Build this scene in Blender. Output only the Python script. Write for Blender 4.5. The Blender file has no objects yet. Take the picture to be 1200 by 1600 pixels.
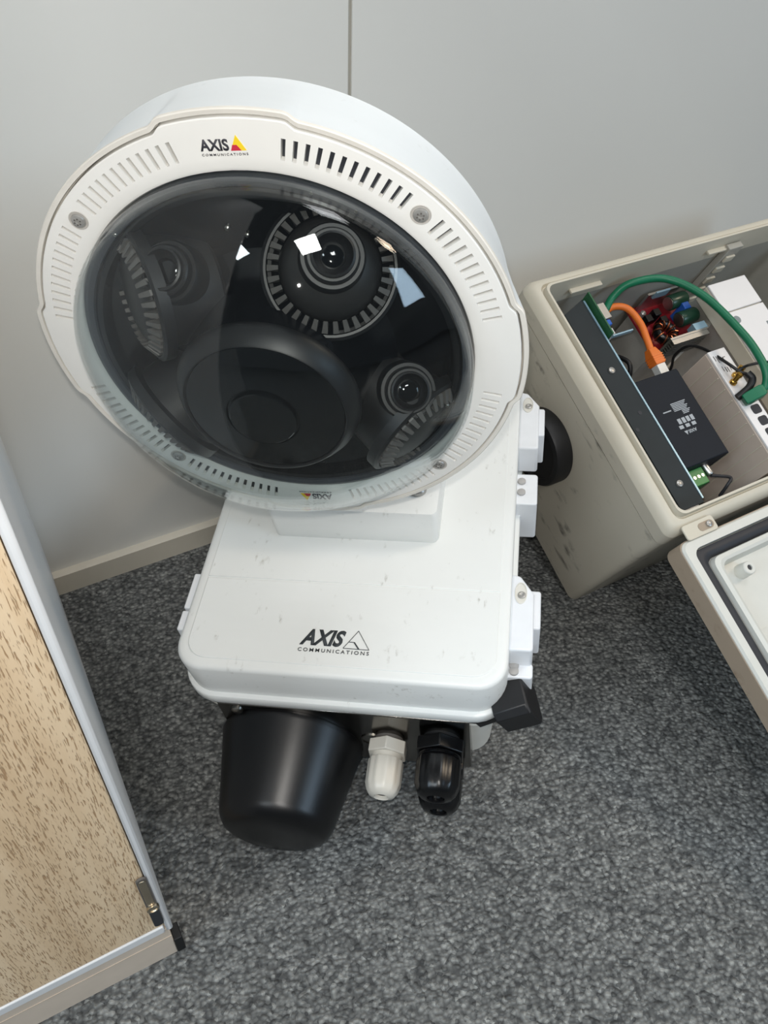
import bpy, bmesh, math, random
from mathutils import Matrix, Vector
random.seed(7)
sc = bpy.context.scene
col = sc.collection
K = 0.72            # room units to metres
KB = K * 0.9225     # units of the white box assembly
SD = 0.1875 * KB    # units of the dome camera
KG = K              # units of the grey enclosure
PI = math.pi

# ------------------------------------------------------------------ camera
cam_d = bpy.data.cameras.new('camera'); cam = bpy.data.objects.new('camera', cam_d); col.objects.link(cam)
cam_d.sensor_fit = 'HORIZONTAL'; cam_d.sensor_width = 36.0; cam_d.lens = 1303 / 1200 * 36; cam_d.clip_start = 0.01
R0_, R1_, R2_ = (0.87870991, -0.47581237, 0.03835993), (-0.31458888, -0.63765752, -0.70315484), (0.35903027, 0.60580152, -0.71000126)
CAM = Vector((0, -0.927 * K, 1.0 * K))
m = Matrix(((R0_[0], -R1_[0], -R2_[0]), (R0_[1], -R1_[1], -R2_[1]), (R0_[2], -R1_[2], -R2_[2]))).to_4x4()
m.translation = CAM
cam.matrix_world = m
sc.camera = cam

# ------------------------------------------------------------------ light
world = bpy.data.worlds.new('world'); sc.world = world; world.use_nodes = True
world.node_tree.nodes['Background'].inputs[0].default_value = (0.80, 0.92, 1.0, 1)
world.node_tree.nodes['Background'].inputs[1].default_value = 0.12

def lamp(name, kind, loc, target, energy, color, size=None, size_y=None):
    l = bpy.data.lights.new(name, kind); l.energy = energy; l.color = color
    o = bpy.data.objects.new(name, l); col.objects.link(o); o.location = loc
    if kind == 'AREA':
        l.shape = 'RECTANGLE'; l.size = size; l.size_y = size_y or size
    else:
        l.shadow_soft_size = size
    o.rotation_euler = (Vector(target) - Vector(loc)).to_track_quat('-Z', 'Y').to_euler()
    return o
for lx, ly, e, c in ((-0.33, -1.92, 23, (1.0, 0.98, 0.96)), (-1.75, -1.35, 16, (0.86, 0.94, 1.0)), (2.3, -1.0, 26, (1.0, 0.82, 0.62)), (0.9, -0.40, 9, (0.97, 0.98, 1.0))):  # last panel is an added overhead fill for lid, drum top and floor
    lamp('ceiling_and_fill_light', 'AREA', (lx, ly, 2.45), (lx, ly, 0), e, c, 0.42 if lx < 0.5 else 0.6)
lamp('window_daylight', 'AREA', (2.0, -3.0, 1.75), (0.2, -0.3, 0.5), 27, (0.60, 0.80, 1.0), 0.9, 1.1)
lamp('window_daylight', 'AREA', (-2.6, -0.7, 1.9), (0.0, -0.3, 0.5), 40, (0.66, 0.84, 1.0), 1.4, 1.4)
fl = CAM + Vector((0.31458888, 0.63765752, 0.70315484)) * 0.014 + Vector(R0_) * -0.004
lamp('phone_flash', 'POINT', fl, fl + Vector(R2_), 5.0, (1.0, 0.95, 0.88), 0.004)

vs = sc.view_settings
vs.view_transform = 'Standard'; vs.look = 'None'; vs.gamma = 1.0; vs.use_curve_mapping = False; vs.exposure = -0.10

# ------------------------------------------------------------------ materials
def lin(c):
    return tuple(((v / 255) / 12.92 if v / 255 <= 0.04045 else ((v / 255 + 0.055) / 1.055) ** 2.4) for v in c) + (1,)
class NT:
    def __init__(s, name):
        s.m = bpy.data.materials.new(name); s.m.use_nodes = True; s.t = s.m.node_tree; s.b = s.t.nodes['Principled BSDF']
    def n(s, kind, **kw):
        o = s.t.nodes.new(kind)
        for k, v in kw.items():
            if k in o.inputs.keys(): o.inputs[k].default_value = v
            else: setattr(o, k, v)
        return o
    def l(s, a, b): s.t.links.new(a, b)
    def coord(s, scale=(1, 1, 1), rot=(0, 0, 0)):
        tc = s.n('ShaderNodeTexCoord'); mp = s.n('ShaderNodeMapping'); mp.inputs['Scale'].default_value = scale; mp.inputs['Rotation'].default_value = rot
        s.l(tc.outputs['Object'], mp.inputs['Vector']); return mp.outputs['Vector']
    def ramp(s, fac, stops):
        r = s.n('ShaderNodeValToRGB'); e = r.color_ramp.elements
        e[0].position, e[0].color = stops[0]; e[1].position, e[1].color = stops[-1]
        for p, c in stops[1:-1]:
            x = e.new(p); x.color = c
        s.l(fac, r.inputs['Fac']); return r.outputs['Color']
    def mix(s, fac, a, b, mode='MIX'):
        x = s.n('ShaderNodeMix', data_type='RGBA', blend_type=mode)
        for sock, v in ((x.inputs[0], fac), (x.inputs[6], a), (x.inputs[7], b)):
            if hasattr(v, 'is_linked'): s.l(v, sock)
            else: sock.default_value = v
        return x.outputs[2]
    def bump(s, h, strength, dist):
        b = s.n('ShaderNodeBump'); b.inputs['Strength'].default_value = strength; b.inputs['Distance'].default_value = dist
        s.l(h, b.inputs['Height']); s.l(b.outputs['Normal'], s.b.inputs['Normal'])
def plain(name, c, rough=0.5, metal=0.0, spec=None, var=0.06, scale=60, bump=0.0, bs=400):
    t = NT(name); v = t.coord()
    nz = t.n('ShaderNodeTexNoise', Scale=scale, Detail=4.0); t.l(v, nz.inputs['Vector'])
    a = lin(c); lo = tuple(x * (1 - var) for x in a[:3]) + (1,); hi = tuple(min(1, x * (1 + var)) for x in a[:3]) + (1,)
    t.l(t.ramp(nz.outputs['Fac'], [(0.3, lo), (0.7, hi)]), t.b.inputs['Base Color'])
    t.b.inputs['Roughness'].default_value = rough; t.b.inputs['Metallic'].default_value = metal
    if spec is not None: t.b.inputs['Specular IOR Level'].default_value = spec
    if bump:
        n2 = t.n('ShaderNodeTexNoise', Scale=bs, Detail=2.0); t.l(v, n2.inputs['Vector']); t.bump(n2.outputs['Fac'], 0.5, bump)
    return t.m
def scuffed(name, c, dirt, rough=0.45, amount=0.62, scale=26, fine=180):
    t = NT(name); v = t.coord()
    nz = t.n('ShaderNodeTexNoise', Scale=scale, Detail=8.0, Roughness=0.7); t.l(v, nz.inputs['Vector'])
    n2 = t.n('ShaderNodeTexNoise', Scale=fine, Detail=3.0); t.l(t.coord((1, 0.35, 1), (0, 0, 0.5)), n2.inputs['Vector'])
    f1 = t.ramp(nz.outputs['Fac'], [(amount, (0, 0, 0, 1)), (amount + 0.12, (1, 1, 1, 1))])
    f2 = t.ramp(n2.outputs['Fac'], [(0.56, (0, 0, 0, 1)), (0.72, (1, 1, 1, 1))])
    f = t.mix(1.0, f1, f2, 'MULTIPLY')
    base = t.mix(t.n('ShaderNodeTexNoise', Scale=7.0).outputs['Fac'], tuple(x * 0.97 for x in lin(c)[:3]) + (1,), lin(c))
    t.l(t.mix(f, base, lin(dirt)), t.b.inputs['Base Color']); t.b.inputs['Roughness'].default_value = rough
    return t.m
M = {}
M['wall'] = plain('wall_laminate', (222, 222, 218), 0.55, var=0.012, scale=3)
M['joint'] = plain('wall_joint', (176, 172, 162), 0.7)
M['base'] = plain('baseboard_paint', (214, 208, 194), 0.5, var=0.02)
def carpet():
    t = NT('loop_carpet'); v0 = t.coord((1, 1, 1), (0, 0, 0.2))
    wob = t.n('ShaderNodeTexNoise', Scale=90.0, Detail=2.0); t.l(v0, wob.inputs['Vector'])
    add = t.n('ShaderNodeMix', data_type='RGBA', blend_type='LINEAR_LIGHT'); add.inputs[0].default_value = 0.0018
    t.l(v0, add.inputs[6]); t.l(wob.outputs['Color'], add.inputs[7])
    mp = t.n('ShaderNodeMapping'); mp.inputs['Scale'].default_value = (1.0, 1.25, 1.0); t.l(add.outputs[2], mp.inputs['Vector'])
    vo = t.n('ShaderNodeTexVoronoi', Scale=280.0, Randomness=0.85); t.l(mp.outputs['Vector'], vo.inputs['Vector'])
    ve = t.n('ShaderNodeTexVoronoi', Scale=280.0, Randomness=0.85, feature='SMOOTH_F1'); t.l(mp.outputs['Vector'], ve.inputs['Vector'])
    sep = t.n('ShaderNodeSeparateColor'); t.l(vo.outputs['Color'], sep.inputs[0])
    cc = t.ramp(sep.outputs[0], [(0.0, lin((98, 100, 100))), (0.3, lin((121, 123, 122))), (0.75, lin((142, 144, 142))), (1.0, lin((165, 167, 164)))])
    big = t.n('ShaderNodeTexNoise', Scale=34.0, Detail=5.0); t.l(v0, big.inputs['Vector'])
    bf = t.ramp(big.outputs['Fac'], [(0.35, (0.84, 0.84, 0.84, 1)), (0.65, (1, 1, 1, 1))])
    cc = t.mix(1.0, cc, bf, 'MULTIPLY')
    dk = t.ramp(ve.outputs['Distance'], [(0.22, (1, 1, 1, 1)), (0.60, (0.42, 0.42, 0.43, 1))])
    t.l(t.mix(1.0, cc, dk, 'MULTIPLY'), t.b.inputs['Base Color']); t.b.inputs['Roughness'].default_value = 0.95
    t.b.inputs['Specular IOR Level'].default_value = 0.1
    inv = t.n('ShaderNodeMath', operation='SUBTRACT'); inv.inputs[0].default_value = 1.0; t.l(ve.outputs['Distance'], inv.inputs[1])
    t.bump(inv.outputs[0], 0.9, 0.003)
    return t.m
M['carpet'] = carpet()
def oak():
    t = NT('light_oak'); v = t.coord((1, 1, 0.045)); v2 = t.coord((1, 1, 0.08))
    n1 = t.n('ShaderNodeTexNoise', Scale=38.0, Detail=6.0, Roughness=0.6, Distortion=0.4); t.l(v, n1.inputs['Vector'])
    c1 = t.ramp(n1.outputs['Fac'], [(0.3, lin((214, 184, 146))), (0.5, lin((230, 203, 167))), (0.7, lin((240, 217, 184)))])
    p = t.n('ShaderNodeTexNoise', Scale=1600.0, Detail=1.0); t.l(v2, p.inputs['Vector'])
    wv = t.n('ShaderNodeTexNoise', Scale=60.0, Detail=3.0); t.l(v, wv.inputs['Vector'])
    pm = t.n('ShaderNodeMath', operation='MULTIPLY_ADD'); t.l(wv.outputs['Fac'], pm.inputs[0]); pm.inputs[1].default_value = 0.12; t.l(p.outputs['Fac'], pm.inputs[2])
    pf = t.ramp(pm.outputs[0], [(0.635, (0, 0, 0, 1)), (0.74, (1, 1, 1, 1))])
    t.l(t.mix(pf, c1, lin((176, 143, 108))), t.b.inputs['Base Color']); t.b.inputs['Roughness'].default_value = 0.55
    iv = t.n('ShaderNodeInvert'); t.l(pf, iv.inputs['Color']); t.bump(iv.outputs[0], 0.55, 0.0009)
    return t.m
M['oak'] = oak()
M['cab_white'] = plain('cabinet_white', (228, 230, 232), 0.35, var=0.02)
M['plinth'] = plain('plinth_laminate', (214, 200, 184), 0.5, var=0.03)
M['rubber'] = plain('black_rubber', (16, 17, 19), 0.6, var=0.2)
M['box_white'] = scuffed('box_white_plastic', (236, 238, 236), (172, 170, 162), 0.38, 0.54, 30, 230)
M['hinge_white'] = plain('hinge_white_plastic', (236, 239, 243), 0.35, var=0.02)
M['base_grey'] = plain('box_base_plastic', (222, 220, 212), 0.45, var=0.03)
M['cam_white'] = scuffed('shield_white', (233, 238, 240), (158, 158, 150), 0.42, 0.6)
M['ring_white'] = plain('ring_white_plastic', (240, 239, 235), 0.42, var=0.012)
M['rim'] = plain('shield_edge', (226, 222, 214), 0.5, var=0.04)
M['gap'] = plain('shadow_gap_grey', (96, 92, 88), 0.7)
M['slotdark'] = plain('slot_mesh_dark', (44, 47, 54), 0.6)
M['slotlight'] = plain('slot_floor_grey', (188, 184, 178), 0.6)
M['modblack'] = plain('module_black', (15, 15, 17), 0.45, var=0.15)
M['modhouse'] = plain('module_housing', (30, 29, 29), 0.48, var=0.12)
M['screwsteel'] = plain('screw_steel', (176, 174, 170), 0.35, 0.55, var=0.12, scale=300)
M['flange'] = plain('flange_dark', (52, 56, 62), 0.35, var=0.1)
M['plinth2'] = plain('plinth_groove', (188, 174, 158), 0.6)
M['pin'] = plain('pin_grey', (176, 174, 172), 0.5)
M['black'] = plain('black_plastic', (8, 8, 10), 0.28, var=0.2, bump=0.00008, bs=1500)
M['blacksatin'] = plain('black_satin_plastic', (9, 9, 11), 0.33, var=0.1, bump=0.00010, bs=2200)
M['blackgloss'] = plain('black_gloss', (5, 6, 8), 0.06, var=0.1)
M['blackmatt'] = plain('black_matt', (26, 26, 28), 0.5, var=0.15, bump=0.0001, bs=1200)
M['tray'] = plain('tray_black', (9, 10, 13), 0.25, var=0.2)
M['gear'] = plain('gear_grey', (86, 84, 82), 0.45, var=0.1)
M['steel'] = plain('steel', (150, 148, 142), 0.28, 1.0, var=0.12, scale=300)
M['plate'] = plain('brushed_plate', (120, 118, 114), 0.18, 1.0, var=0.06, scale=40)
M['gold'] = plain('gold', (214, 168, 84), 0.25, 1.0)
M['brass'] = plain('champagne_metal', (196, 184, 164), 0.3, 1.0)
M['ink'] = plain('dark_ink', (48, 54, 58), 0.6, var=0.03)
M['ink2'] = plain('ring_ink', (58, 58, 66), 0.6, var=0.03)
M['yellow'] = plain('yellow_ink', (250, 216, 42), 0.6, var=0.02)
M['red'] = plain('red_ink', (206, 46, 70), 0.6, var=0.02)
M['glandgrey'] = plain('gland_light_grey', (208, 203, 192), 0.35, var=0.03)
M['grey_body'] = scuffed('enclosure_grey', (186, 180, 166), (96, 92, 86), 0.55, 0.47, 16, 75)
M['grey_rim'] = scuffed('enclosure_rim', (208, 202, 186), (188, 150, 116), 0.5, 0.60, 12, 40)
M['grey_in'] = plain('enclosure_inside', (166, 164, 156), 0.5, var=0.04)
M['door_in'] = plain('door_inside', (214, 214, 207), 0.5, var=0.02)
M['door_side'] = scuffed('door_side', (164, 148, 130), (120, 98, 78), 0.6, 0.5, 20, 60)
M['gasket'] = plain('black_gasket', (44, 46, 52), 0.55, var=0.12)
M['galv'] = plain('galvanised_plate', (186, 183, 178), 0.4, 0.3, var=0.15, scale=30)
M['slate'] = plain('slate_metal', (44, 50, 53), 0.6, 0.0, 0.25, var=0.06)
M['cut'] = plain('bare_edge', (150, 182, 200), 0.35, 0.3)
M['midspan'] = plain('midspan_black', (24, 30, 39), 0.6, 0.0, 0.25, var=0.05)
M['print'] = plain('white_print', (170, 176, 182), 0.6)
M['termgreen'] = plain('terminal_green', (56, 132, 72), 0.4)
M['beige'] = plain('switch_beige', (204, 190, 178), 0.5, var=0.03)
M['white'] = plain('white_plastic', (238, 236, 236), 0.4, var=0.01)
M['cream'] = plain('router_side_cream', (212, 206, 190), 0.5, var=0.03)
M['lcd'] = plain('grey_window', (140, 148, 150), 0.25)
M['pcbred'] = plain('pcb_red', (150, 28, 40), 0.4, var=0.15)
M['pcbgreen'] = plain('pcb_green', (44, 96, 64), 0.4, var=0.15)
M['capgreen'] = plain('capacitor_green', (30, 66, 50), 0.3)
M['blue'] = plain('blue_plastic', (40, 96, 186), 0.35)
M['alu'] = plain('fin_aluminium', (196, 196, 194), 0.35, 1.0)
M['copper'] = plain('copper_wire', (196, 120, 84), 0.35, 1.0)
M['cgreen'] = plain('cable_green', (10, 110, 76), 0.4, var=0.05)
M['corange'] = plain('cable_orange', (226, 118, 44), 0.45, var=0.05)
M['cblack'] = plain('cable_black', (20, 20, 22), 0.45, var=0.1)
M['clear'] = plain('plug_clear', (206, 208, 206), 0.2)
def glass():
    t = NT('clear_dome'); nt = t.t; out = nt.nodes['Material Output']
    tr = t.n('ShaderNodeBsdfTransparent'); tr.inputs[0].default_value = (0.93, 0.95, 0.95, 1)
    gl = t.n('ShaderNodeBsdfGlossy'); gl.inputs['Roughness'].default_value = 0.015; gl.inputs[0].default_value = (1, 1, 1, 1)
    lw = t.n('ShaderNodeLayerWeight'); lw.inputs[0].default_value = 0.5
    pw = t.n('ShaderNodeMath', operation='POWER'); t.l(lw.outputs['Facing'], pw.inputs[0]); pw.inputs[1].default_value = 5.0
    fr = t.n('ShaderNodeMath', operation='MULTIPLY_ADD'); t.l(pw.outputs[0], fr.inputs[0]); fr.inputs[1].default_value = 0.6; fr.inputs[2].default_value = 0.032
    mx = t.n('ShaderNodeMixShader'); t.l(fr.outputs[0], mx.inputs[0]); t.l(tr.outputs[0], mx.inputs[1]); t.l(gl.outputs[0], mx.inputs[2])
    t.l(mx.outputs[0], out.inputs['Surface']); nt.nodes.remove(t.b)
    return t.m
M['glass'] = glass()

# ------------------------------------------------------------------ mesh builder
class MB:
    def __init__(s): s.v = []; s.f = []
    def add(s, vs, fs):
        o = len(s.v); s.v += [tuple(x) for x in vs]; s.f += [tuple(i + o for i in f) for f in fs]; return s
    def box(s, a, b):
        x0, y0, z0 = a; x1, y1, z1 = b
        return s.add([(x0, y0, z0), (x1, y0, z0), (x1, y1, z0), (x0, y1, z0), (x0, y0, z1), (x1, y0, z1), (x1, y1, z1), (x0, y1, z1)],
                     [(0, 3, 2, 1), (4, 5, 6, 7), (0, 1, 5, 4), (1, 2, 6, 5), (2, 3, 7, 6), (3, 0, 4, 7)])
    def loops(s, L, close=True, cap0=True, cap1=True):
        n = len(L[0]); vs = [p for l in L for p in l]; fs = []
        for i in range(len(L) - 1):
            for j in range(n if close else n - 1):
                k = (j + 1) % n; fs.append((i * n + j, i * n + k, (i + 1) * n + k, (i + 1) * n + j))
        if cap0: fs.append(tuple(reversed(range(n))))
        if cap1: fs.append(tuple((len(L) - 1) * n + j for j in range(n)))
        return s.add(vs, fs)
    def prism(s, outline, z0, z1):
        return s.loops([[(x, y, z0) for x, y in outline], [(x, y, z1) for x, y in outline]])
    def lathe(s, prof, seg=48, M4=None, cap0=True, cap1=True):
        L = []
        for r, z in prof:
            r = max(r, 1e-5); l = [Vector((r * math.cos(2 * PI * j / seg), r * math.sin(2 * PI * j / seg), z)) for j in range(seg)]
            L.append([tuple(M4 @ p) if M4 else tuple(p) for p in l])
        return s.loops(L, True, cap0, cap1)
    def tube(s, path, r, seg=10, rad=None):
        P = [Vector(p) for p in path]; L = []; up = Vector((0, 0, 1))
        t0 = (P[1] - P[0]).normalized(); nrm = t0.orthogonal().normalized()
        for i, p in enumerate(P):
            t = (P[min(i + 1, len(P) - 1)] - P[max(i - 1, 0)]).normalized()
            nrm = (nrm - t * nrm.dot(t)).normalized(); bn = t.cross(nrm); rr = rad[i] if rad else r
            L.append([tuple(p + (nrm * math.cos(2 * PI * j / seg) + bn * math.sin(2 * PI * j / seg)) * rr) for j in range(seg)])
        return s.loops(L)
    def build(s, name, mat, parent=None, scale=1.0, bevel=0, seg=2, angle=35, kind=None):
        me = bpy.data.meshes.new(name); me.from_pydata([(x * scale, y * scale, z * scale) for x, y, z in s.v], [], s.f)
        bm = bmesh.new(); bm.from_mesh(me); bmesh.ops.recalc_face_normals(bm, faces=bm.faces); bm.to_mesh(me); bm.free()
        for p in me.polygons: p.use_smooth = True
        me.set_sharp_from_angle(angle=math.radians(angle))
        me.materials.append(M[mat] if isinstance(mat, str) else mat)
        o = bpy.data.objects.new(name, me); col.objects.link(o)
        if parent: o.parent = parent
        if bevel:
            b = o.modifiers.new('bevel', 'BEVEL'); b.width = bevel * scale; b.segments = seg; b.limit_method = 'ANGLE'; b.angle_limit = math.radians(40); b.harden_normals = False
        if kind: o['kind'] = kind
        return o
def tag(o, label, cat, group=None):
    o['label'] = label; o['category'] = cat
    if group: o['group'] = group
    return o
def empty(name, mat4, label=None, cat=None):
    o = bpy.data.objects.new(name, None); col.objects.link(o); o.matrix_world = mat4; o.empty_display_size = 0.02
    if label: tag(o, label, cat)
    return o
def struct(o): o['kind'] = 'structure'; return o
def rrect(x0, y0, x1, y1, r, n=6):
    P = []
    for cx, cy, a0 in ((x1 - r, y1 - r, 0), (x0 + r, y1 - r, 90), (x0 + r, y0 + r, 180), (x1 - r, y0 + r, 270)):
        for i in range(n + 1):
            a = math.radians(a0 + 90 * i / n); P.append((cx + r * math.cos(a), cy + r * math.sin(a)))
    return P
def frame(ax, ay, az, o):
    m = Matrix((ax, ay, az)).transposed().to_4x4(); m.translation = o; return m
def axis_frame(p, d, up=(0, 0, 1)):
    z = Vector(d).normalized(); x = Vector(up).cross(z)
    if x.length < 1e-4: x = z.orthogonal()
    x.normalize(); y = z.cross(x); return frame(x, y, z, Vector(p))
def spline(P, n=8):
    P = [Vector(p) for p in P]; Q = [P[0] * 2 - P[1]] + P + [P[-1] * 2 - P[-2]]; out = []
    for i in range(1, len(Q) - 2):
        a, b, c, d = Q[i - 1:i + 3]
        for j in range(n):
            t = j / n; out.append(0.5 * ((2 * b) + (c - a) * t + (2 * a - 5 * b + 4 * c - d) * t * t + (3 * b - a - 3 * c + d) * t ** 3))
    out.append(P[-1]); return out
def text_part(name, body, mat, parent, x0, x1, y0, y1, z, scale, shear=0.0, bold=0.0, thick=0.0006, spacing=1.0, flip=False):
    cu = bpy.data.curves.new(name, 'FONT'); cu.body = body; cu.size = 1; cu.space_character = spacing; cu.offset = bold; cu.resolution_u = 4
    to = bpy.data.objects.new(name, cu); col.objects.link(to)
    dg = bpy.context.evaluated_depsgraph_get(); me = bpy.data.meshes.new_from_object(to.evaluated_get(dg))
    bpy.data.objects.remove(to); bpy.data.curves.remove(cu)
    bm = bmesh.new(); bm.from_mesh(me)
    for v in bm.verts: v.co.x += shear * v.co.y
    xs = [v.co.x for v in bm.verts]; ys = [v.co.y for v in bm.verts]; a, b, c, d = min(xs), max(xs), min(ys), max(ys)
    for v in bm.verts:
        u, w_ = (v.co.x - a) / (b - a), (v.co.y - c) / (d - c)
        if flip: u, w_ = 1 - u, 1 - w_
        v.co = Vector(((x0 + (x1 - x0) * u) * scale, (y0 + (y1 - y0) * w_) * scale, z * scale))
    g = bmesh.ops.extrude_face_region(bm, geom=list(bm.faces))
    for v in g['geom']:
        if isinstance(v, bmesh.types.BMVert): v.co.z += thick * scale
    bmesh.ops.recalc_face_normals(bm, faces=bm.faces)
    bm.to_mesh(me); bm.free(); me.materials.clear(); me.materials.append(M[mat])
    o = bpy.data.objects.new(name, me); col.objects.link(o); o.parent = parent
    return o

# ------------------------------------------------------------------ the room
struct(MB().add([(-3, -4, 0), (4, -4, 0), (4, 0.02, 0), (-3, 0.02, 0), (-3, -4, -0.05), (4, -4, -0.05), (4, 0.02, -0.05), (-3, 0.02, -0.05)],
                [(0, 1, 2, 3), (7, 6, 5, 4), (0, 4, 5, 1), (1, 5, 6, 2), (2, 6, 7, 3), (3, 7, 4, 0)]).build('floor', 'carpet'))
wall = struct(MB().box((-3, 0.002, 0), (4, 0.06, 2.6)).build('wall_back', 'joint'))
XS = 0.4714 * K
for a, b in ((-3, XS - 0.0015), (XS + 0.0015, XS + 1.2), (XS + 1.204, 4)):
    MB().box((a, 0, 0), (b, 0.0025, 2.6)).build('wall_panel', 'wall', wall, bevel=0.0006)
bb = MB().loops([[(x, -0.009, 0), (x, -0.009, 0.0375 * K), (x, -0.006, 0.0392 * K), (x, 0, 0.0392 * K), (x, 0, 0)] for x in (-3, 4)]).build('baseboard_back', 'base'); struct(bb)

# ------------------------------------------------------------------ oak cabinet at the left
cy = -0.5745; cx1 = -0.017
cab = empty('storage_cabinet', Matrix.Translation((-0.45 * K, -0.3 * K, 0)), 'white storage cabinet with light oak front standing against the wall', 'cabinet')
ox, oy = -0.45, -0.3
def cb(n, mat, a, b, bev=0.0, par=None): return MB().box((a[0] - ox, a[1] - oy, a[2]), (b[0] - ox, b[1] - oy, b[2])).build(n, mat, par or cab, K, bevel=bev)
cb('side_panel', 'cab_white', (-0.0238, cy, 0.074), (cx1, -0.013, 1.35), 0.0022)
cb('side_panel', 'cab_white', (-0.955, cy, 0.074), (-0.945, -0.013, 1.35), 0.0022)
cb('bottom_panel', 'cab_white', (-0.945, cy, 0.074), (-0.0255, -0.013, 0.0895), 0.0015)
cb('top_panel', 'cab_white', (-0.945, cy, 1.335), (-0.0255, -0.013, 1.35), 0.0015)
cb('back_panel', 'cab_white', (-0.945, -0.02, 0.0895), (-0.0255, -0.014, 1.335))
door = cb('door', 'oak', (-0.494, cy + 0.0015, 0.0905), (-0.0246, cy + 0.02, 1.334), 0.001)
cb('door', 'oak', (-0.944, cy + 0.0015, 0.0905), (-0.496, cy + 0.02, 1.334), 0.001)
pl = cb('plinth', 'plinth', (-0.94, cy + 0.003, 0.0), (-0.0215, -0.03, 0.074), 0.001)
cb('plinth_line', 'plinth2', (-0.94, cy + 0.0022, 0.0515), (-0.0215, cy + 0.0032, 0.0525), 0, pl)
cb('rubber_seal', 'rubber', (-0.0215, cy + 0.002, 0.0), (-0.0125, cy + 0.02, 0.036), 0.001)
# pivot hinge set into the front edge of the side panel
hg = MB().prism([(x - ox, z) for x, z in rrect(-0.0325, 0.108, -0.0225, 0.220, 0.0045, 4)], 0, 0.0022)
hg.v = [(x, cy - oy - z, y) for x, y, z in hg.v]
h0 = hg.build('pivot_hinge', 'gap', cab, K)
def hp(n, mat, x0, z0, x1, z1, r, d):
    h = MB().prism([(x - ox, z) for x, z in rrect(x0, z0, x1, z1, r, 4)], 0, d); h.v = [(x, cy - oy - 0.002 - z, y) for x, y, z in h.v]; return h.build(n, mat, h0, K, bevel=0.0006)
hp('hinge_arm', 'brass', -0.0310, 0.160, -0.0240, 0.217, 0.003, 0.0015)
hp('hinge_cap', 'gasket', -0.0322, 0.110, -0.0227, 0.150, 0.004, 0.003)
sm = axis_frame((-0.0272 - ox, cy - oy - 0.002, 0.1535), (0, -1, 0))
MB().lathe([(0.0062, 0), (0.0062, 0.003), (0.005, 0.004), (0.0035, 0.004), (0.003, 0.0025)], 20, sm).build('hinge_screw', 'brass', h0, K)

# ------------------------------------------------------------------ white equipment box lying on its back
W_, A_, N_ = Vector((0.79535818, -0.59335228, 0.12384841)), Vector((0.58299016, 0.80477179, 0.11164605)), Vector((-0.16591514, -0.0165962, 0.98600037))
OB = Vector((0.06707642, -0.37687833, 0.23563882)) * K
BOX = frame(W_, A_, N_, OB)
bx = empty('equipment_box', BOX, 'white plastic equipment box lying on the carpet, its logo lid facing up', 'equipment box')
LW, LH = 0.3922, 0.512
def RR(i, z, r): return [(x, y, z) for x, y in rrect(i, i, LW - i, LH - i, r - i if r > i else 0.002, 8)]
lid = MB().loops([RR(0.006, -0.076, 0.04), RR(-0.0045, -0.0775, 0.042), RR(-0.006, -0.075, 0.042), RR(-0.006, -0.063, 0.042), RR(-0.0048, -0.0612, 0.042), RR(0.0008, -0.0606, 0.04), RR(0.0, -0.006, 0.036), RR(0.0015, -0.002, 0.036), RR(0.005, -0.0003, 0.036), RR(0.0115, 0, 0.036)]).build('lid', 'box_white', bx, KB, angle=50)
for nm, y0, y1 in (('lid_panel', 0.0135, 0.1262), ('lid_panel', 0.1282, LH - 0.0135)):
    o_ = rrect(0.0135, y0, LW - 0.0135, y1, 0.004, 5)
    if y0 < 0.1: o_ = rrect(0.0135, y0, LW - 0.0135, y1, 0.026, 8); o_ = [(x, y) for x, y in o_ if y < 0.07] + [] ; o_ = [(LW - 0.0135, y1), (0.0135, y1)] + o_
    else: o_ = [(0.0135, y0), (LW - 0.0135, y0)] + [(x, y) for x, y in rrect(0.0135, y0, LW - 0.0135, y1, 0.026, 8) if y > 0.3]
    MB().prism(o_, -0.001, 0.0012).build(nm, 'box_white', lid, KB, bevel=0.0009)
# base: lower tub
def BR(i, z, r): return [(x, y, z) for x, y in rrect(0.008 + i, 0.0 + i, LW - 0.003 - i, LH - 0.012 - i, r, 6)]
base = MB().loops([BR(0.022, -0.2145, 0.03), BR(0.018, -0.212, 0.03), BR(0.008, -0.095, 0.034), BR(-0.001, -0.094, 0.036), BR(-0.001, -0.0775, 0.036), BR(0.006, -0.0735, 0.03)]).build('base', 'base_grey', bx, KB, angle=50)
MB().loops([BR(0.003, -0.0845, 0.034), BR(-0.0025, -0.0845, 0.036), BR(-0.0025, -0.0785, 0.036), BR(0.003, -0.0785, 0.034)]).build('seal', 'rubber', bx, KB)
plt = MB().box((0.038, -0.004, -0.211), (0.349, 0.022, -0.0815)).build('bottom_plate', 'plate', bx, KB, bevel=0.0012)
MB().lathe([(0.014, 0), (0.014, 0.0016), (0.0128, 0.0018), (0.0128, 0.0004)], 32, axis_frame((0.2255, -0.004, -0.15), (0, -1, 0))).build('blank_plug', 'steel', plt, KB)
MB().lathe([(0.0075, 0), (0.007, 0.003), (0.004, 0.005)], 20, axis_frame((0.062, -0.004, -0.093), (0, -1, 0))).build('plate_screw', 'steel', plt, KB)
# black tapered cap
cc = axis_frame((0.117, -0.004, -0.178), (0, -1, 0))
MB().lathe([(0.092, 0), (0.0925, 0.004), (0.091, 0.008), (0.0715, 0.104), (0.069, 0.110), (0.063, 0.118), (0.054, 0.1225), (0.03, 0.1245), (0.0, 0.125)], 72, cc).build('cable_cap', 'blacksatin', bx, KB, angle=60)
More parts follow.
